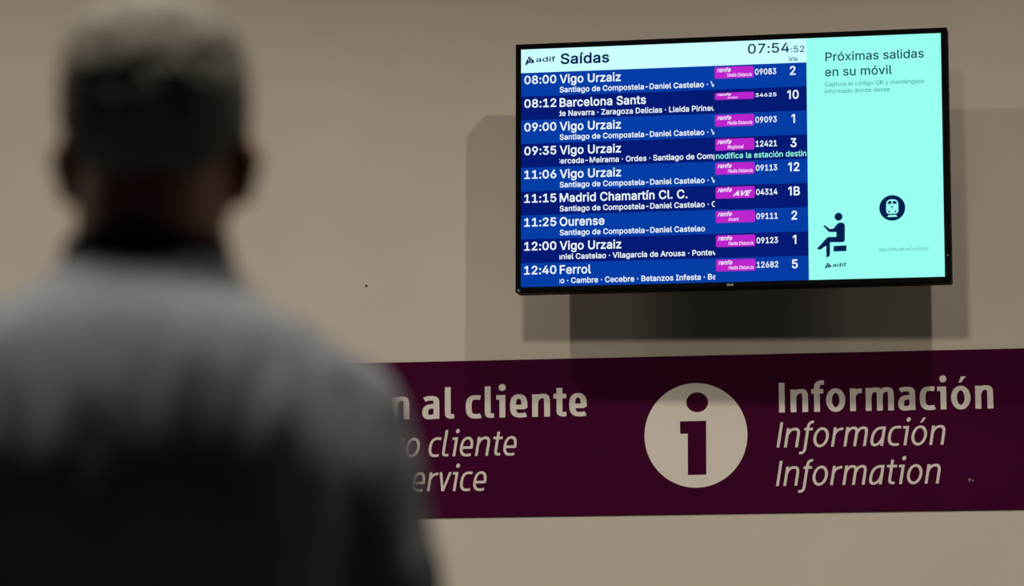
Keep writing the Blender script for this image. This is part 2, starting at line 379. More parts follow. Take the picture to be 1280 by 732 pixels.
é	404	212 -8 161 -2 117 16 82 46 56 85 40 132 34 187 39 242 55 290 81 329 115 359 157 378 205 384 266 374 294 361 319 341 341 315 357 282 368 242 371 194 371 169 75 169 75 221 338 221 310 202 307 237 298 269 283 294 263 314 237 326 205 330 173 326 146 313 125 294 109 270 99 241 96 211 96 178 100 139 110 106 128 80 151 61 179 50 212 46 254 53 285 73 306 105 365 91 353 63 335 39 311 19 283 4 249 -5/177 429 225 529 293 529 227 429
í	167	53 0 53 379 114 379 114 0/57 429 104 529 173 529 107 429
ó	415	207 -8 159 -2 117 16 82 46 56 85 40 133 34 187 40 243 56 291 82 330 117 360 159 378 207 384 256 378 299 360 333 330 359 291 376 243 381 187 376 133 359 85 333 46 299 16 256 -2/207 46 242 51 270 66 292 89 307 117 316 151 319 187 316 224 307 258 292 287 270 310 242 325 207 330 173 325 145 310 124 287 108 258 99 224 96 187 99 151 108 117 124 89 145 66 173 51/181 429 228 529 297 529 231 429
1p	330	246 509 246 0 182 0 182 448 179 448 56 358 56 427 168 509
E	420	60 0 60 509 125 509 125 0/60 452 60 509 370 509 370 452/60 228 60 285 345 285 345 228/60 0 60 57 370 57 370 0
""")

# ---- sign typeface: centre-line strokes drawn with an elliptical pen (x-height = 1)
def bez(p0, p1, p2, p3, n=9):
    r = []
    for i in range(1, n + 1):
        t = i / n
        s = 1 - t
        r.append(tuple(s ** 3 * p0[k] + 3 * s * s * t * p1[k] + 3 * s * t * t * p2[k] + t ** 3 * p3[k] for k in (0, 1)))
    return r

def path(*cmds):
    """first item a point; then points (line) or triples of points (curve)"""
    pts = [cmds[0]]
    for c in cmds[1:]:
        if isinstance(c[0], (int, float)):
            pts.append(c)
        else:
            pts += bez(pts[-1], *c)
    return pts

def ribbon(pts, a, b, closed=False):
    n = len(pts)
    L, R = [], []
    for i in range(n):
        p = pts[i]
        q0 = pts[i - 1] if (i > 0 or closed) else None
        q1 = pts[(i + 1) % n] if (i < n - 1 or closed) else None
        dirs = []
        if q0:
            dirs.append(Vector((p[0] - q0[0], p[1] - q0[1])).normalized())
        if q1:
            dirs.append(Vector((q1[0] - p[0], q1[1] - p[1])).normalized())
        ns = [Vector((-d.y, d.x)) for d in dirs]
        m = ns[0] if len(ns) == 1 else (ns[0] + ns[1]).normalized()
        s = 1.0 / max(0.5, m.dot(ns[0]))
        L.append((p[0] + m.x * a * s, p[1] + m.y * b * s))
        R.append((p[0] - m.x * a * s, p[1] - m.y * b * s))
    if closed:
        return [L, R] if abs(area(L)) > abs(area(R)) else [R, L]
    return [L + R[::-1]]

def sign_glyph(ch, a, b, italic):
    """returns (lsb, width, rsb, polygons)"""
    P = []
    st = lambda *c: P.append(ribbon(path(*c), a, b))
    T = 1.02 - b
    B = b - 0.02
    if ch == 'I':
        st((a, 0), (a, 1.31))
        return .13, 2 * a, .13, P
    if ch in 'nm':
        W = .79 if ch == 'n' else 1.26
        xs = [a, W - a] if ch == 'n' else [a, W / 2, W - a]
        st((a, 0), (a, 1))
        for x0, x1 in zip(xs, xs[1:]):
            m = (x0 + x1) / 2 + .06
            st((x0, .58), ((x0 + .03, .84), (m - .16, T), (m, T)), ((m + .15, T), (x1, .9), (x1, .64)), (x1, 0))
        return .13, W, .13, P
    if ch == 'u':
        W = .79
        st((W - a, 1), (W - a, 0))
        st((W - a, .42), ((W - a - .03, .16), (W / 2 + .1, B), (W / 2 - .06, B)), ((W / 2 - .2, B), (a, .1), (a, .36)), (a, 1))
        return .13, W, .13, P
    if ch == 'r':
        st((a, 0), (a, 1))
        st((a, .58), ((a + .03, .82), (.30, .99 - b), (.54, .99 - b)))
        return .13, .54, .03, P
    if ch in 'oó':
        W = .86
        P.append(ribbon([(W / 2 + (W / 2 - a) * math.cos(t), .5 + (.52 - b) * math.sin(t)) for t in [2 * PI * i / 36 for i in range(36)]], a, b, True))
        if ch == 'ó':
            P.append([[(.34, 1.16), (.46, 1.16), (.68, 1.43), (.46, 1.43)] if not italic else [(.38, 1.16), (.48, 1.16), (.66, 1.42), (.5, 1.42)]])
        return .08, W, .08, P
    if ch in 'cC':
        k = 1.0 if ch == 'c' else 1.31
        W = .68 * (1 if ch == 'c' else 1.3)
        Tk = k * 1.0 + .02 - b
        st((W - .02, Tk - .02), ((W * .8, Tk), (W * .75, Tk), (W * .65, Tk)), ((W * .3, Tk), (a, k * .82), (a, k * .5)), ((a, k * .18), (W * .3, B), (W * .65, B)), ((W * .76, B), (W * .85, B), (W - .01, B + .03)))
        return .08, W, .04, P
    if ch == 'e':
        W = .77
        st((a, .45), (W - a * .7, .45))
        st((W - a, .40), (W - a, .55), ((W - a, .82), (W * .72, T), (W * .52, T)), ((W * .25, T), (a, .8), (a, .5)), ((a, .16), (W * .3, B), (W * .62, B)), ((W * .75, B), (W * .82, B + .01), (W * .93, B + .04)))
        return .08, W, .08, P
    if ch == 'a' and not italic:
        W = .76
        st((.09, .96 - b), ((.2, T - .01), (.28, T), (.38, T)), ((.58, T), (W - a, .9), (W - a, .68)), (W - a, 0))
        st((W - a, .56), (.44, .56), ((.22, .56), (a, .47), (a, .29)), ((a, .1), (.2, B), (.34, B)), ((.48, B), (.58, .1), (W - a, .24)))
        return .06, W, .12, P
    if ch == 'a':
        W = .76
        st((W - a, 1), (W - a, 0))
        st((W - a, 1 - b), (.56, 1 - b), ((.24, 1 - b), (a, .72), (a, .36)), ((a, .12), (.16, B), (.28, B)), ((.46, B), (.6, .2), (W - a, .46)))
        return .08, W, .12, P
    if ch == 'i':
        W = .40 if not italic else .32
        st((W - a, 0), (W - a, 1))
        st((0, 1 - b), (W - a, 1 - b))
        r = .155 if not italic else .115
        P.append([disc(W - a - .005, 1.335, r, r, 24)])
        return .06, W, .13, P
    if ch == 'l':
        st((a, 1.40), (a, .24), ((a, .08), (a + .07, B + .01), (.41, B + .02)))
        return .13, .41, .04, P
    if ch == 't':
        st((.26, 1.26), (.26, .26), ((.26, .08), (.36, B + .01), (.56, B + .02)))
        st((0, 1 - b), (.56, 1 - b))
        return .03, .56, .05, P
    if ch == 'f' and not italic:
        st((.25, 0), (.25, 1.04), ((.25, 1.26), (.36, 1.39 - b), (.58, 1.38 - b)))
        st((0, 1 - b), (.54, 1 - b))
        return .02, .56, .02, P
    if ch == 'f':
        st((-.08, -.36 + b), ((.1, -.38 + b), (.2, -.3), (.22, -.08)), (.22, 1.04), ((.24, 1.26), (.32, 1.38 - b), (.5, 1.37 - b)))
        st((.02, 1 - b), (.5, 1 - b))
        return .06, .5, .03, P
    if ch == 'v':
        P.append([[(0, 1), (2 * a, 1), (.37, .24), (.74 - 2 * a, 1), (.74, 1), (.37 + a * .9, 0), (.37 - a * .9, 0)]])
        return .03, .74, .03, P
    if ch == 's':
        W = .62
        st((.56, .98 - b), ((.48, T), (.4, T), (.33, T)), ((.15, T), (a, .92), (a, .75)), ((a, .5), (W - a, .55), (W - a, .27)), ((W - a, .08), (.45, B), (.3, B)), ((.2, B), (.1, B + .01), (.03, B + .04)))
        return .07, W, .07, P
    if ch == 'A':
        st((a * .9, 0), (.42, 1.22))
        st((.84 - a * .9, 0), (.42, 1.22))
        st((.2, .40), (.64, .40))
        return .03, .84, .03, P
    return 0, .40, 0, P       # space

def sign_text(txt, first, xL, xR, base, xh, a, b, italic):
    """lay out txt; the characters from index `first` on span xL..xR at the baseline"""
    x = 0.0
    items = []
    for ch in txt:
        l, w, r, P = sign_glyph(ch, a, b, italic)
        items.append((x + l, w, P))
        x += l + w + r
    s0 = items[first][0]
    s1 = items[-1][0] + items[-1][1]
    k = (xR - xL) / (s1 - s0)
    sh = 0.17 if italic else 0.0
    words = [[]]                      # one list of shapes for each word
    for ch, (gx, w, P) in zip(txt, items):
        if ch == ' ':
            words.append([])
        for loops in P:
            words[-1].append([[(xL + (gx + px - s0) * k + py * xh * sh, base + py * xh) for px, py in l] for l in loops])
    return words

# ------------------------------------------------------------------ the setting
def struct(name, bm, m):
    o = obj(name, bm, m)
    o['kind'] = 'structure'
    return o

struct('floor', add_box(bmesh.new(), -7, 6, -9.5, 0.0, -0.12, 0.0), M_FLOOR)
struct('wall_back', add_box(bmesh.new(), -7, 6, 0.0, 0.2, -0.12, 5.0), M_WALL)

# a dark speck on the bare wall left of the display
bm = bmesh.new()
bmesh.ops.create_uvsphere(bm, u_segments=16, v_segments=8, radius=0.0028)
for v in bm.verts:
    v.co.y = v.co.y * 0.5 - 0.0008
    v.co.x *= 1 + 0.15 * math.sin(5 * v.co.z * 500)
o = obj('nail_head', bm, M_SPECK, smooth=True)
o.location = (-1.5057, 0, 2.0511)
tag(o, 'tiny dark speck like a nail head on the bare wall left of the screen', 'nail')

# ------------------------------------------------------------------ purple sign strip on the wall
SIGN = empty('wall_sign', Matrix.Translation((-0.75, 0, 1.514)))
tag(SIGN, 'long purple sign strip with cream lettering on the wall below the screen', 'sign')
INV = SIGN.matrix_world.inverted()
def sign_obj(name, bm, m, parent=SIGN):
    bmesh.ops.transform(bm, matrix=INV, verts=bm.verts[:])
    return obj(name, bm, m, parent)
sign_obj('strip', add_box(bmesh.new(), -4.6, 3.1, -0.003, 0.0, 1.5145, 1.8718, 0.0008, 1), M_PURPLE)
def on_sign(d):
    return lambda x, z: Vector((x, -0.003 - d, z))
for txt, first, xL, xR, base, xh, bold in (
        ('Atención al cliente', 7, -1.4455, -0.9945, 1.7403, .0513, True),
        ('Atención ao cliente', 10, -1.4167, -1.1600, 1.6540, .0430, False),
        ('Customer service', 10, -1.4011, -1.2300, 1.5750, .0430, False),
        ('Información', 0, -0.5591, -0.0841, 1.7394, .0510, True),
        ('Información', 0, -0.5662, -0.1958, 1.6608, .0430, False),
        ('Information', 0, -0.5687, -0.2081, 1.5749, .0430, False)):
    a, b = (.130, .100) if bold else (.080, .067)
    for word in sign_text(txt, first, xL, xR, base, xh, a, b, not bold):
        sign_obj('lettering', fill(word, on_sign(.0006)), M_LETTER)
# information symbol: cream disc with the letter i cut out of it
i_dot = disc(-.7432, 1.7662, .0247, .0225, 36)
i_body = [(-.7826, 1.7240), (-.7826, 1.6957), (-.7655, 1.6957), (-.7662, 1.6028), (-.7246, 1.6028), (-.7235, 1.7240)]
sign_obj('information_symbol', fill([[disc(-.7472, 1.6918, .1163, .1178, 96), i_dot, i_body]], on_sign(.0006)), M_LETTER)
# rubbed patch right of the word Information
sc = []
for i in range(7):
    cx, cz = -.1383 + random.uniform(-.004, .005), 1.5846 + random.uniform(-.006, .006)
    rr = random.uniform(.0012, .0032)
    sc.append([[(cx + rr * random.uniform(.6, 1.3) * math.cos(t), cz + rr * random.uniform(.6, 1.4) * math.sin(t)) for t in [2 * PI * k / 11 for k in range(11)]]])
sign_obj('scuff_mark', fill(sc, on_sign(.0005)), M_SCUFF)

# ------------------------------------------------------------------ departures display
E1 = Vector((0.99966, -0.02563, -0.00461)).normalized()
E2 = Vector((0.00479, 0.00696, 0.99996))
E2 = (E2 - E1 * E2.dot(E1)).normalized()
EN = E2.cross(E1)
TVM = Matrix(((E1.x, EN.x, E2.x, -0.6449), (E1.y, EN.y, E2.y, -0.2), (E1.z, EN.z, E2.z, 2.2798), (0, 0, 0, 1)))
TV = empty('departure_display', TVM)
tag(TV, 'black flat screen showing train departures, mounted on the wall above the purple strip', 'screen')
SW, SH = 0.46775, 0.2693          # half size of the lit picture
X0, X1, Z0, Z1 = -SW - .0130, SW + .0143, -SH - .0123, SH + .0129
def mm(d):                         # flat layer on the screen, d metres in front of it; u, v in millimetres
    return lambda u, v: Vector((u / 1000, -d, v / 1000))

bm = bmesh.new()                   # bezel frame, slightly proud of the picture
add_box(bm, X0, X1, 0.0005, 0.05, Z0, Z1, 0.004, 3)
casing = obj('casing', bm, M_BLACK, TV)
bm = bmesh.new()
for x0, x1, z0, z1 in ((X0 + .001, -SW, Z0 + .001, Z1 - .001), (SW, X1 - .001, Z0 + .001, Z1 - .001), (-SW, SW, SH, Z1 - .001), (-SW, SW, Z0 + .001, -SH)):
    add_box(bm, x0, x1, -.0022, .001, z0, z1, .0008, 1)
bezel = obj('bezel', bm, M_BLACK, TV)
bm = bmesh.new()
add_box(bm, -.30, .30, .049, .078, -.20, .12, .008, 2)
obj('rear_cover', bm, M_BLACK, TV)
bm = bmesh.new()
add_box(bm, -.20, .20, .178, .196, -.12, .12, .002, 1)
for x in (-.13, .13):
    add_box(bm, x - .018, x + .018, .076, .18, -.10, .10, .003, 1)
add_box(bm, -.2, .2, .076, .084, -.02, .02, .001, 1)
obj('wall_bracket', bm, M_STEEL, TV)
def bez_mark(name, polys, m, d=.0025):
    return obj(name, fill(polys, mm(d)), m, bezel)
bez_mark('indicator_light', [[disc(474.6, -222.8, 1.0, 1.0, 12)]], M_LED)
bez_mark('corner_sticker', [[rrect(-475.5, -280.2, -469.0, -273.6, .5)]], M_STICKER)
bez_mark('maker_mark', [[disc(-4.5, -275.6, 2.6, 2.6, 24), disc(-4.5, -275.6, 1.9, 1.9, 24)]] + text_polys('LG', 0, -277.4, 3.8, 12, 7.0), M_SILVER)

def panel(name, polys, m, parent, d):
    return obj(name, fill(polys, mm(d)), m, parent)
R1, R2 = .0003, .0006
D1, D2, D3 = R1, .0007, .0011
DIV = 173.0                        # right edge of the timetable
TOP, PITCH = 215.5, (215.5 + 269.3) / 9
SUBK = {}
def line(parent, txt, u, v, cap, m, bold=0, width=None, xs=1.0, align='L', shear=0, track=0, clip=None, one=False, name='lettering', d=D2):
    bm = fill(text_polys(txt, u, v, cap, bold, width, xs, align, shear, track, one), mm(d))
    if clip:
        clip_bm(bm, Vector((1, 0, 0)), clip[0] / 1000, clip[1] / 1000, Vector((0, 0, 0)))
    return obj(name, bm, m, parent)

def adif_mark(u0, v0, w, h):
    s = lambda pts: [[(u0 + x * w, v0 + y * h) for x, y in pts]]
    return [s([(.42, 1.0), (.48, .98), (1.0, .42), (.93, .22), (.60, .20), (.72, .52)][::-1]),
            s([(.38, .97), (.68, .52), (.55, .20), (.34, .20), (.50, .46), (.26, .76)]),
            s([(.22, .68), (.46, .44), (.30, .20), (.14, .02), (.03, .02), (0, .12)])]

# header
hd = panel('header_panel', [[[(-SW * 1000, TOP), (DIV, TOP), (DIV, SH * 1000), (-SW * 1000, SH * 1000)]]], G_HEADER, TV, D1)
panel('rail_logo', adif_mark(-458.1, 232.8, 20.6, 21.5), G_INK, hd, D2)
line(hd, 'adif', -433.6, 239.9, 11.0, G_INK, 14, 44.3, name='logo_lettering')
line(hd, 'Saídas', -377.9, 233.2, 23.1, G_INK, 20, 110.7)
line(hd, '07:54', 43.7, 240.0, 21.5, G_INK, 9, 92.0, name='clock_digits')
line(hd, ':52', 139.3, 239.0, 14.0, G_INK, 5, 29.7, name='clock_digits')
line(hd, 'Vía', 133.5, 219.9, 9.3, G_INK, 10, 19.4)

# the nine departures
MD = 'Media Distancia'
ROWS = [
    ('08:00', 'Vigo Urzaiz', 'Santiago de Compostela-Daniel Castelao · Vilagarcía', -379.9, MD, '09083', '2'),
    ('08:12', 'Barcelona Sants', 'de Navarra · Zaragoza Delicias · Lleida Pirineus', -384.6, 'Avant', '34625', '10'),
    ('09:00', 'Vigo Urzaiz', 'Santiago de Compostela-Daniel Castelao · Vilagarcía', -379.9, MD, '09093', '1'),
    ('09:35', 'Vigo Urzaiz', 'Cerceda-Meirama · Ordes · Santiago de Compostela', -390.0, 'Regional', '12421', '3'),
    ('11:06', 'Vigo Urzaiz', 'Santiago de Compostela-Daniel Castelao · Vilagarcía', -379.9, MD, '09113', '12'),
    ('11:15', 'Madrid Chamartín Cl. C.', 'Santiago de Compostela-Daniel Castelao · Cerceda', -379.9, 'AVE', '04314', '1B'),
    ('11:25', 'Ourense', 'Santiago de Compostela-Daniel Castelao', -379.9, 'Avant', '09111', '2'),
    ('12:00', 'Vigo Urzaiz', 'aniel Castelao · Vilagarcía de Arousa · Pontevedra', -386.0, MD, '09123', '1'),
    ('12:40', 'Ferrol', 'go · Cambre · Cecebre · Betanzos Infesta · Betanzos', -388.5, MD, '12682', '5')]
def width_of(txt, bold=0):
    p = text_polys(txt, 0, 0, 517.0, bold)
    xs = [q[0] for l in p for q in l[0]]
    return max(xs) - min(xs)
KD = 138.6 / width_of('Vigo Urzaiz', 15)
KS = 325.0 / width_of('Santiago de Compostela-Daniel Castelao', 14)
for i, (tm, dest, stops, su, kind, num, plat) in enumerate(ROWS):
    t = TOP - i * PITCH
    row = panel('departure_row', [[[(-SW * 1000, t - PITCH), (DIV, t - PITCH), (DIV, t), (-SW * 1000, t)]]], G_BLUE if i % 2 == 0 else G_NAVY, TV, D1)
    line(row, tm, -460.1, t - 25.2, 18.4, G_WHITE, 15, 72.6, name='time_lettering')
    line(row, dest, -379.9, t - 25.9, 19.0, G_WHITE, 15, width_of(dest, 15) * KD, name='destination_lettering')
    line(row, stops, su, t - 47.0, 12.2, G_WHITE, 14, width_of(stops, 14) * KS * (.984 if i == 1 else 1), clip=(-380.5, -32.8), name='stops_lettering')
    squash = i == 1                # the second badge is caught half way through its flip
    b0, b1 = (23.5, 7.8) if squash else (29.7, 3.6)
    h = (b0 - b1) / 26.1
    panel('service_badge', [[rrect(-30.7, t - b0, 56.0, t - b1, 3.6 * (h if squash else 1))]], G_MAGENTA, row, D2)
    y = lambda q: t - b0 + (29.7 - q) * h
    line(row, 'renfe', -25.7, y(14.9), 9.6 * h, G_WHITE, 14, 31, shear=.3, name='badge_lettering', d=D3)
    if kind == 'AVE':
        line(row, 'AVE', 7.5, y(24.0), 11.0, G_WHITE, 26, 41.5, shear=.45, name='badge_lettering', d=D3)
    else:
        line(row, kind, -3.3, y(25.9), 7.6 * h, G_PINK, 12, {MD: 55.3, 'Regional': 35.7, 'Avant': 23.6}[kind], shear=.2, name='badge_lettering', d=D3)
    line(row, num, 58.9, t - (19.6 if squash else 23.5), 7.8 if squash else 12.8, G_WHITE, 17, 47.2, name='number_lettering')
    line(row, plat, 142.5, t - 26.6, 19.0, G_WHITE, 16, None, .95, 'C', one=True, name='platform_lettering')
    if i == 3:
        line(row, 'nodifica la estación destino', -29.1, t - 47.9, 12.6, G_CYANTEXT, 10, 199.5 * width_of('nodifica la estación destino', 10) / width_of('nodifica la estación destin', 10), clip=(-30, 170.4), name='notice_lettering')

# mint side panel
mp = panel('side_panel', [[[(DIV, -SH * 1000), (SW * 1000, -SH * 1000), (SW * 1000, SH * 1000), (DIV, SH * 1000)]]], G_MINT, TV, D1)
line(mp, 'Próximas salidas', 215.0, 216.3, 19.6, G_INK, 7, 215.2)
line(mp, 'en su móvil', 213.7, 182.4, 19.6, G_INK, 7, 146.6)
line(mp, 'Capture el código QR y manténgase', 212.7, 159.6, 9.4, G_SOFT, 4, 217.0)
line(mp, 'informado donde desee', 212.6, 143.9, 9.4, G_SOFT, 4, 142.0)
line(mp, 'https://info.adif.es/?s=31412', 326.2, -209.8, 6.8, G_SOFT, 2, 107.3)
cx, cy = 356.5, -115.2
train = [(cx + x, cy + y) for x, y in ((-13.2, -7), (-11.5, -11), (-8, -12.8), (8, -12.8), (11.5, -11), (13.2, -7), (13.2, 8), (12, 14), (8.5, 17.6), (4, 18.9), (-4, 18.9), (-8.5, 17.6), (-12, 14), (-13.2, 8))]
wl = [(cx + x, cy + y) for x, y in ((-10.2, 8.8), (-1.5, 8.8), (-1.5, 15.6), (-5, 15.6), (-8.6, 13.6))]
wr = [(2 * cx - x, y) for x, y in wl][::-1]
holes = [wl, wr] + [disc(cx + a, cy + b, 2.0, 2.0, 14) for a, b in ((-.3, 2.5), (-7.0, -8.0), (6.6, -7.9))]
panel('train_symbol', [[disc(cx, cy, 28.2, 28.2, 56), train]] + [[h] for h in holes], G_INK, mp, D2)
panel('track_symbol', [[[(cx - 11.2, cy - 19.9), (cx + 11.2, cy - 19.9), (cx + 8, cy - 15.6), (cx - 8, cy - 15.6)]]], G_MINT, mp, D3)
Z = lambda x, y: (239.6 + .2767 * (x - 308) - .004 * (y - 100), -131.1 - .0066 * (x - 308) - .2777 * (y - 100))
fig = [Z(*p) for p in ((190, 168), (198, 168), (240, 198), (266, 195), (282, 176), (300, 155), (318, 146), (335, 147), (350, 154), (357, 168), (357, 285), (352, 298), (340, 303), (240, 303), (240, 400), (232, 417), (212, 425), (210, 330), (168, 360), (150, 362), (139, 352), (215, 268), (230, 261), (290, 260), (290, 222), (237, 222), (226, 216), (188, 175))]
panel('seated_figure_symbol', [[fig], [disc(*Z(307, 100), 8.6, 8.8, 28)], [[Z(268, 333), Z(370, 328), Z(370, 374), Z(268, 377)]]], G_INK, mp, D2)
panel('rail_logo', adif_mark(208.2, -245.3, 14.2, 13.8), G_INK, mp, D2)
line(mp, 'adif', 225.0, -241.3, 8.0, G_INK, 12, 30.2, name='logo_lettering')

# ------------------------------------------------------------------ the man looking at the display
def add_mesh(bm, verts, rings, n, cap=True):
    vs = [bm.verts.new(v) for v in verts]
    for i in range(rings - 1):
        for j in range(n):
            a, b = i * n + j, i * n + (j + 1) % n
            bm.faces.new((vs[a], vs[b], vs[b + n], vs[a + n]))
    if cap:
        bm.faces.new([vs[j] for j in range(n)][::-1])
        bm.faces.new([vs[(rings - 1) * n + j] for j in range(n)])

def cap(bm, p0, p1, r0, r1, n=20, squash=1.0):
    """tapered capsule from p0 to p1"""
    p0, p1 = Vector(p0), Vector(p1)
    d = (p1 - p0)
    L = d.length
    d = d / L if L > 1e-6 else Vector((0, 0, 1))
    x = d.orthogonal().normalized()
    if abs(d.x) < .9:
        x = (Vector((1, 0, 0)) - d * d.x).normalized()
    y = d.cross(x)
    prof = [(-r0 * math.cos(t), r0 * math.sin(t)) for t in [PI / 2 * k / 6 for k in range(1, 7)]]
    prof = [(0 + a, b) for a, b in prof] + [(L + r1 * math.sin(t), r1 * math.cos(t)) for t in [PI / 2 * k / 6 for k in range(0, 6)]]
    verts = []
    for s, r in prof:
        for k in range(n):
            t = 2 * PI * k / n
            verts.append(p0 + d * s + x * (r * math.cos(t)) + y * (r * math.sin(t) * squash))
    add_mesh(bm, verts, len(prof), n)

def chain(bm, pts, n=20, squash=1.0):
    for (p, r), (q, s) in zip(pts, pts[1:]):
        cap(bm, p, q, r, s, n, squash)

def ell(bm, c, r, rot=(0, 0, 0), e=2.0, seg=40):
    """superellipsoid"""
    from mathutils import Euler
    R = Euler(rot).to_matrix()
    t = bmesh.new()
    bmesh.ops.create_icosphere(t, subdivisions=4, radius=1)
    for v in t.verts:
        q = v.co
        s = (abs(q.x) ** e + abs(q.y) ** e + abs(q.z) ** e) ** (-1 / e)
        q = q * s
        v.co = Vector(c) + R @ Vector((q.x * r[0], q.y * r[1], q.z * r[2]))
    me = bpy.data.meshes.new('tmp')
    t.to_mesh(me)
    t.free()
    bm.from_mesh(me)
    bpy.data.meshes.remove(me)

def loft(bm, secs, n=48, e=2.3):
    """closed stack of superelliptic sections (z, cx, cy, rx, ry)"""
    verts = []
    for z, cx, cy, rx, ry in secs:
        for k in range(n):
            t = 2 * PI * k / n
            c, s = math.cos(t), math.sin(t)
            verts.append(Vector((cx + rx * math.copysign(abs(c) ** (2 / e), c), cy + ry * math.copysign(abs(s) ** (2 / e), s), z)))
    add_mesh(bm, verts, len(secs), n)

def ease(secs, k=5):
    """smooth in-between sections (Catmull-Rom through the given ones)"""
    out = []
    n = len(secs)
    for i in range(n - 1):
        p0, p1, p2, p3 = secs[max(0, i - 1)], secs[i], secs[i + 1], secs[min(n - 1, i + 2)]
        for j in range(k):
            t = j / k
            out.append(tuple(.5 * (2 * b + (c - a) * t + (2 * a - 5 * b + 4 * c - d) * t * t + (3 * b - a - 3 * c + d) * t ** 3) for a, b, c, d in zip(p0, p1, p2, p3)))
    return out + [secs[-1]]

def fuse(name, bm, voxel, smooth, material, parent, deform=None):
    """melt the closed pieces of bm into one continuous skin"""
    bmesh.ops.recalc_face_normals(bm, faces=bm.faces[:])
    me = bpy.data.meshes.new('tmp')
    bm.to_mesh(me)
    bm.free()
    o = bpy.data.objects.new('tmp', me)
    COL.objects.link(o)
    md = o.modifiers.new('r', 'REMESH')
    md.mode = 'VOXEL'
    md.voxel_size = voxel
    m2 = o.modifiers.new('s', 'SMOOTH')
    m2.iterations = smooth
    m2.factor = 0.5
    dg = bpy.context.evaluated_depsgraph_get()
    res = bpy.data.meshes.new_from_object(o.evaluated_get(dg), depsgraph=dg)
    bpy.data.objects.remove(o)
    bpy.data.meshes.remove(me)
    res.name = name
    if deform:
        b = bmesh.new()
        b.from_mesh(res)
        b.normal_update()
        moves = [deform(v.co, v.normal) for v in b.verts]
        for v, m in zip(b.verts, moves):
            v.co += m
        b.to_mesh(res)
        b.free()
    for p in res.polygons:
        p.use_smooth = True
    res.materials.clear()
    return link(name, res, material, parent)

M_SKIN = mat('skin', (0.30, 0.14, 0.085), 0.5, 0.35, sss=0.25)
M_HAIR = mat('grey_hair', (0.15, 0.137, 0.115), 0.8, 0.15, noise_amt=0.4, noise_scale=160.0)
M_JACKET = mat('dark_grey_blue_knit', (0.158, 0.163, 0.176), 0.95, 0.05, noise_amt=0.10, noise_scale=120.0, bump=0.25, bump_scale=500)
M_TROUSERS = mat('dark_trouser_cloth', (0.02, 0.022, 0.03), 0.9, 0.1, bump=0.2, bump_scale=600)
M_SHIRT = mat('dark_shirt_cloth', (0.008, 0.008, 0.011), 0.9, 0.05, bump=0.15, bump_scale=600)
M_SHOE = mat('black_leather', (0.012, 0.011, 0.010), 0.4, 0.4)
M_SOLE = mat('shoe_rubber', (0.02, 0.02, 0.02), 0.8, 0.2)
M_IRIS = mat('brown_iris', (0.03, 0.015, 0.008), 0.2, 0.5)
M_EYE = mat('eye', (0.6, 0.58, 0.55), 0.2, 0.5)

MAN = empty('person', Matrix.Translation((-0.775, -4.335, 0)) @ Matrix.Rotation(0.19, 4, 'Z'))
tag(MAN, 'person with short grey hair in a dark jacket seen from behind, facing the screen', 'person')

HX = 0.009                          # the head sits a little right of the shoulders' middle
LS, RS = Vector((-.168, -.012, 1.368)), Vector((.163, -.012, 1.343))

def arm(s):
    S = LS if s < 0 else RS
    el = Vector((s * .219, .034, S.z - .285))
    wr = Vector((s * .226, .075, S.z - .520))
    return S, el, wr

# body: one skin from head to feet
bm = bmesh.new()
ell(bm, (HX, -.012, 1.632), (.0745, .096, .086), e=2.35)          # skull
ell(bm, (HX, .030, 1.570), (.060, .068, .078), e=2.2)             # face
ell(bm, (HX, .060, 1.520), (.034, .028, .022))                    # chin
cap(bm, (HX - .050, .025, 1.545), (HX - .022, .066, 1.518), .020, .016)   # jaw
cap(bm, (HX + .050, .025, 1.545), (HX + .022, .066, 1.518), .020, .016)
cap(bm, (HX, .088, 1.610), (HX, .112, 1.572), .009, .013)         # nose
ell(bm, (HX - .012, .098, 1.570), (.008, .010, .008))
ell(bm, (HX + .012, .098, 1.570), (.008, .010, .008))
for s in (-1, 1):
    cap(bm, (HX + s * .012, .086, 1.622), (HX + s * .045, .074, 1.622), .008, .007)   # brow
    ell(bm, (HX + s * .047, .062, 1.582), (.020, .020, .016))     # cheek
    ell(bm, (HX + s * (.0815 if s > 0 else .0785), -.006, 1.570), (.0075, .022, .034), rot=(.18, 0, s * .38))      # ear
    ell(bm, (HX + s * (.088 if s > 0 else .0835), -.014, 1.576), (.0055, .016, .022), rot=(.18, 0, s * .42))
    cap(bm, (HX + s * .076, .002, 1.546), (HX + s * .078, -.002, 1.556), .008, .009)
cap(bm, (HX - .018, .093, 1.546), (HX + .018, .093, 1.546), .006, .006)    # lips
cap(bm, (HX - .015, .091, 1.538), (HX + .015, .091, 1.538), .006, .006)
cap(bm, (HX * .6, -.030, 1.430), (HX, -.016, 1.575), .069, .0675, squash=1.0)          # neck
loft(bm, [(.95, 0, 0, .140, .094), (1.10, 0, .000, .128, .090), (1.25, 0, -.010, .140, .095), (1.34, 0, -.02, .140, .088), (1.39, 0, -.024, .115, .070), (1.43, 0, -.024, .07, .055)])
loft(bm, [(.82, 0, -.01, .150, .105), (.90, 0, -.01, .165, .115), (.98, 0, 0, .152, .102)])
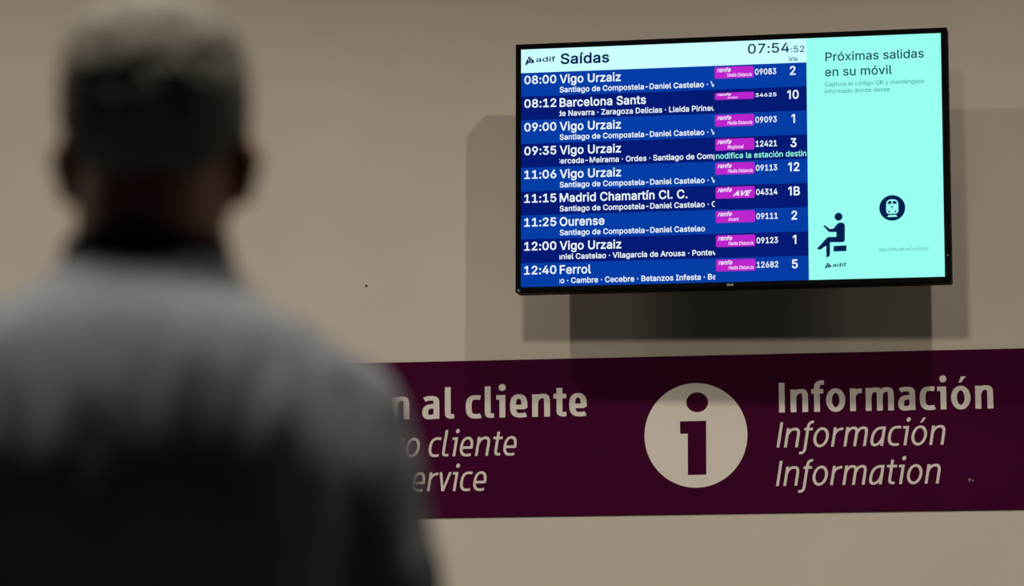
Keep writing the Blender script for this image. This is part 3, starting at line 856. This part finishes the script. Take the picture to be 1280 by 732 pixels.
for s in (-1, 1):
    S, el, wr = arm(s)
    chain(bm, [(S + Vector((-s * .012, 0, -.012)), .040), (el, .036), (wr, .026)])
    palm = wr + Vector((0, .012, -.075))
    chain(bm, [(wr, .025), (wr + Vector((0, .006, -.03)), .026), (palm, .027)], squash=.62)
    # palm faces the thigh; the fingers hang and curl a little
    for k, (dy, ln) in enumerate(((.030, .070), (.010, .080), (-.010, .074), (-.028, .058))):
        a = palm + Vector((0, dy * .85, -.012))
        b = a + Vector((-s * .004, dy * .10 + .004, -ln * .46))
        c = b + Vector((-s * .012, .004, -ln * .32))
        d = c + Vector((-s * .014, .002, -ln * .20))
        chain(bm, [(a, .0095), (b, .0088), (c, .0080), (d, .0070)], n=14)
    t0 = wr + Vector((-s * .004, .026, -.030))
    chain(bm, [(t0, .013), (t0 + Vector((-s * .010, .026, -.030)), .0105), (t0 + Vector((-s * .014, .034, -.062)), .0085)], n=14)
    hip = Vector((s * .085, -.005, .88))
    kn = Vector((s * .095, .010, .47))
    an = Vector((s * .100, -.025, .085))
    chain(bm, [(hip, .085), (kn, .050), (an + Vector((0, .008, .22)), .046), (an, .036)])
    chain(bm, [(an + Vector((0, -.02, -.035)), .034), (an + Vector((s * .012, .12, -.055)), .026), (an + Vector((s * .016, .17, -.058)), .020)])
fuse('body', bm, .005, 4, M_SKIN, MAN)
for s in (-1, 1):
    bm = bmesh.new()
    ell(bm, (HX + s * .031, .0765, 1.606), (.0125, .0110, .0085))
    eye = obj('eye', bm, M_EYE, MAN, True)
    bm = bmesh.new()
    ell(bm, (HX + s * .031, .0855, 1.606), (.0052, .0028, .0052))
    obj('iris', bm, M_IRIS, eye, True)

# hair: a cropped shell over the skull, longer at the sides, thin on the crown
bm = bmesh.new()
bmesh.ops.create_icosphere(bm, subdivisions=6, radius=1)
C0 = Vector((HX, -.014, 1.632))
for v in bm.verts:
    q = v.co.copy()
    e = 2.45
    q *= (abs(q.x) ** e + abs(q.y) ** e + abs(q.z) ** e) ** (-1 / e)
    v.co = C0 + Vector((q.x * .0845, q.y * .1015, q.z * .094))
    n = noise.noise(v.co * 45) * .0028 + noise.noise(v.co * 130) * .0016
    v.co += (v.co - C0).normalized() * n
def hairline(p):
    y = p.y - C0.y
    if y < -.02:
        back = min(1.0, (-y - .02) / .05)
        return 1.592 + (1.545 - 1.592) * back
    if y < .035:
        return 1.600
    return 1.60 + (y - .035) * 1.55
kill = [f for f in bm.faces if f.calc_center_median().z < hairline(f.calc_center_median()) + noise.noise(f.calc_center_median() * 90) * .004]
bmesh.ops.delete(bm, geom=kill, context='FACES')
res = bmesh.ops.solidify(bm, geom=bm.faces[:], thickness=.012)
obj('hair', bm, M_HAIR, MAN, True)

# jacket: torso and sleeves in one skin, with folds
bm = bmesh.new()
def sec(z, rx, back, front, cx=0.0):
    return (z, cx, (front - back) / 2, rx, (front + back) / 2)
loft(bm, ease([sec(.815, .178, .136, .132), sec(.825, .184, .142, .138), sec(.90, .190, .144, .140), sec(1.00, .186, .138, .136), sec(1.12, .184, .142, .132),
          sec(1.19, .187, .158, .124), sec(1.25, .190, .172, .120), sec(1.30, .192, .176, .116), sec(1.345, .188, .173, .110), sec(1.385, .176, .163, .098),
          sec(1.42, .150, .149, .082), sec(1.445, .115, .130, .070, .001), sec(1.465, .092, .114, .062, .002), sec(1.482, .080, .101, .056, .004), sec(1.487, .076, .097, .052, .004)]), e=2.25)
for s in (-1, 1):
    S, el, wr = arm(s)
    dz = .010 if s < 0 else 0
    chain(bm, [(Vector((s * .060, -.035, 1.432 + dz)), .036), (Vector((s * .120, -.026, 1.394 + dz)), .050), (S, .062), (S + Vector((s * .018, -.004, -.045)), .0605), (S + Vector((s * .043, .008, -.125)), .0605), (el, .056), (wr + Vector((0, -.004, .03)), .044)])
    chain(bm, [(wr + Vector((0, -.004, .055)), .0455), (wr + Vector((0, -.004, .03)), .0455)])
def folds(p, n):
    w = max(0, min(1, (1.45 - p.z) / .07))
    side = min(1, abs(p.x) / .2)
    f = noise.noise(Vector((p.x * 15 + p.z * 2.5, p.y * 8, p.z * 4.0))) * (.012 if abs(p.x) < .15 else .016)
    f += noise.noise(Vector((p.x * 33 - p.z * 3, p.y * 20, p.z * 6.5 + 3))) * .006
    f += noise.noise(Vector((p.x * 60, p.y * 40, p.z * 14))) * .002
    f += noise.noise(Vector((p.x * 7, p.y * 7, p.z * 16))) * .006 * max(0, min(1, (1.22 - p.z) / .2))
    return n * (f * w * (.8 + .35 * side))
fuse('jacket', bm, .0065, 6, M_JACKET, MAN, folds)

# dark shirt collar standing in the neckline of the jacket
bm = bmesh.new()
n = 56
verts = []
prof = [(1.462, .080), (1.482, .0765), (1.496, .0745), (1.503, .0735), (1.504, .0715), (1.498, .0700), (1.478, .0700), (1.462, .0720)]
for z, r in prof:
    for k in range(n):
        t = 2 * PI * k / n
        front = max(0.0, math.sin(t))
        verts.append(Vector((.0045 + r * math.cos(t), -.022 + (r + .003) * math.sin(t), z - .030 * front)))
add_mesh(bm, verts, len(prof), n, cap=False)
vs = bm.verts[:]
bm.verts.ensure_lookup_table()
L = (len(prof) - 1) * n
for k in range(n):
    bm.faces.new((bm.verts[L + k], bm.verts[L + (k + 1) % n], bm.verts[(k + 1) % n], bm.verts[k]))
obj('collar', bm, M_SHIRT, MAN, True)

# trousers
bm = bmesh.new()
loft(bm, [(.80, 0, -.008, .156, .108), (.88, 0, -.008, .166, .114), (.97, 0, -.002, .154, .106)])
for s in (-1, 1):
    chain(bm, [(Vector((s * .086, -.005, .85)), .086), (Vector((s * .097, .008, .48)), .072), (Vector((s * .100, -.022, .105)), .066)])
def wrinkles(p, n):
    return n * (noise.noise(Vector((p.x * 14, p.y * 14, p.z * 9))) * .006)
fuse('trousers', bm, .008, 5, M_TROUSERS, MAN, wrinkles)

# shoes
for s in (-1, 1):
    bm = bmesh.new()
    x = s * .100
    chain(bm, [(Vector((x, -.062, .055)), .040), (Vector((x + s * .004, .03, .055)), .043), (Vector((x + s * .014, .13, .046)), .041), (Vector((x + s * .016, .175, .040)), .033)])
    cap(bm, (x, -.035, .07), (x, -.028, .105), .044, .042)
    shoe = fuse('shoe', bm, .006, 4, M_SHOE, MAN, lambda p, n: Vector((0, 0, max(0, .018 - p.z))))
    bm = bmesh.new()
    secs = []
    pts = [(-.104, .020), (-.095, .034), (-.06, .043), (0, .044), (.07, .045), (.13, .046), (.175, .040), (.203, .022), (.211, .008)]
    loop = [(x + s * max(0, y) * .085 + w, y) for y, w in pts] + [(x + s * max(0, y) * .085 - w, y) for y, w in pts[::-1]]
    if area(loop) < 0:
        loop.reverse()
    vb = [bm.verts.new((a, b, 0.0)) for a, b in loop]
    vt = [bm.verts.new((a, b, .024)) for a, b in loop]
    bm.faces.new(vb[::-1])
    bm.faces.new(vt)
    for i in range(len(loop)):
        j = (i + 1) % len(loop)
        bm.faces.new((vb[i], vb[j], vt[j], vt[i]))
    bmesh.ops.bevel(bm, geom=bm.edges[:], offset=.003, segments=2, affect='EDGES')
    obj('sole', bm, M_SOLE, shoe, True)
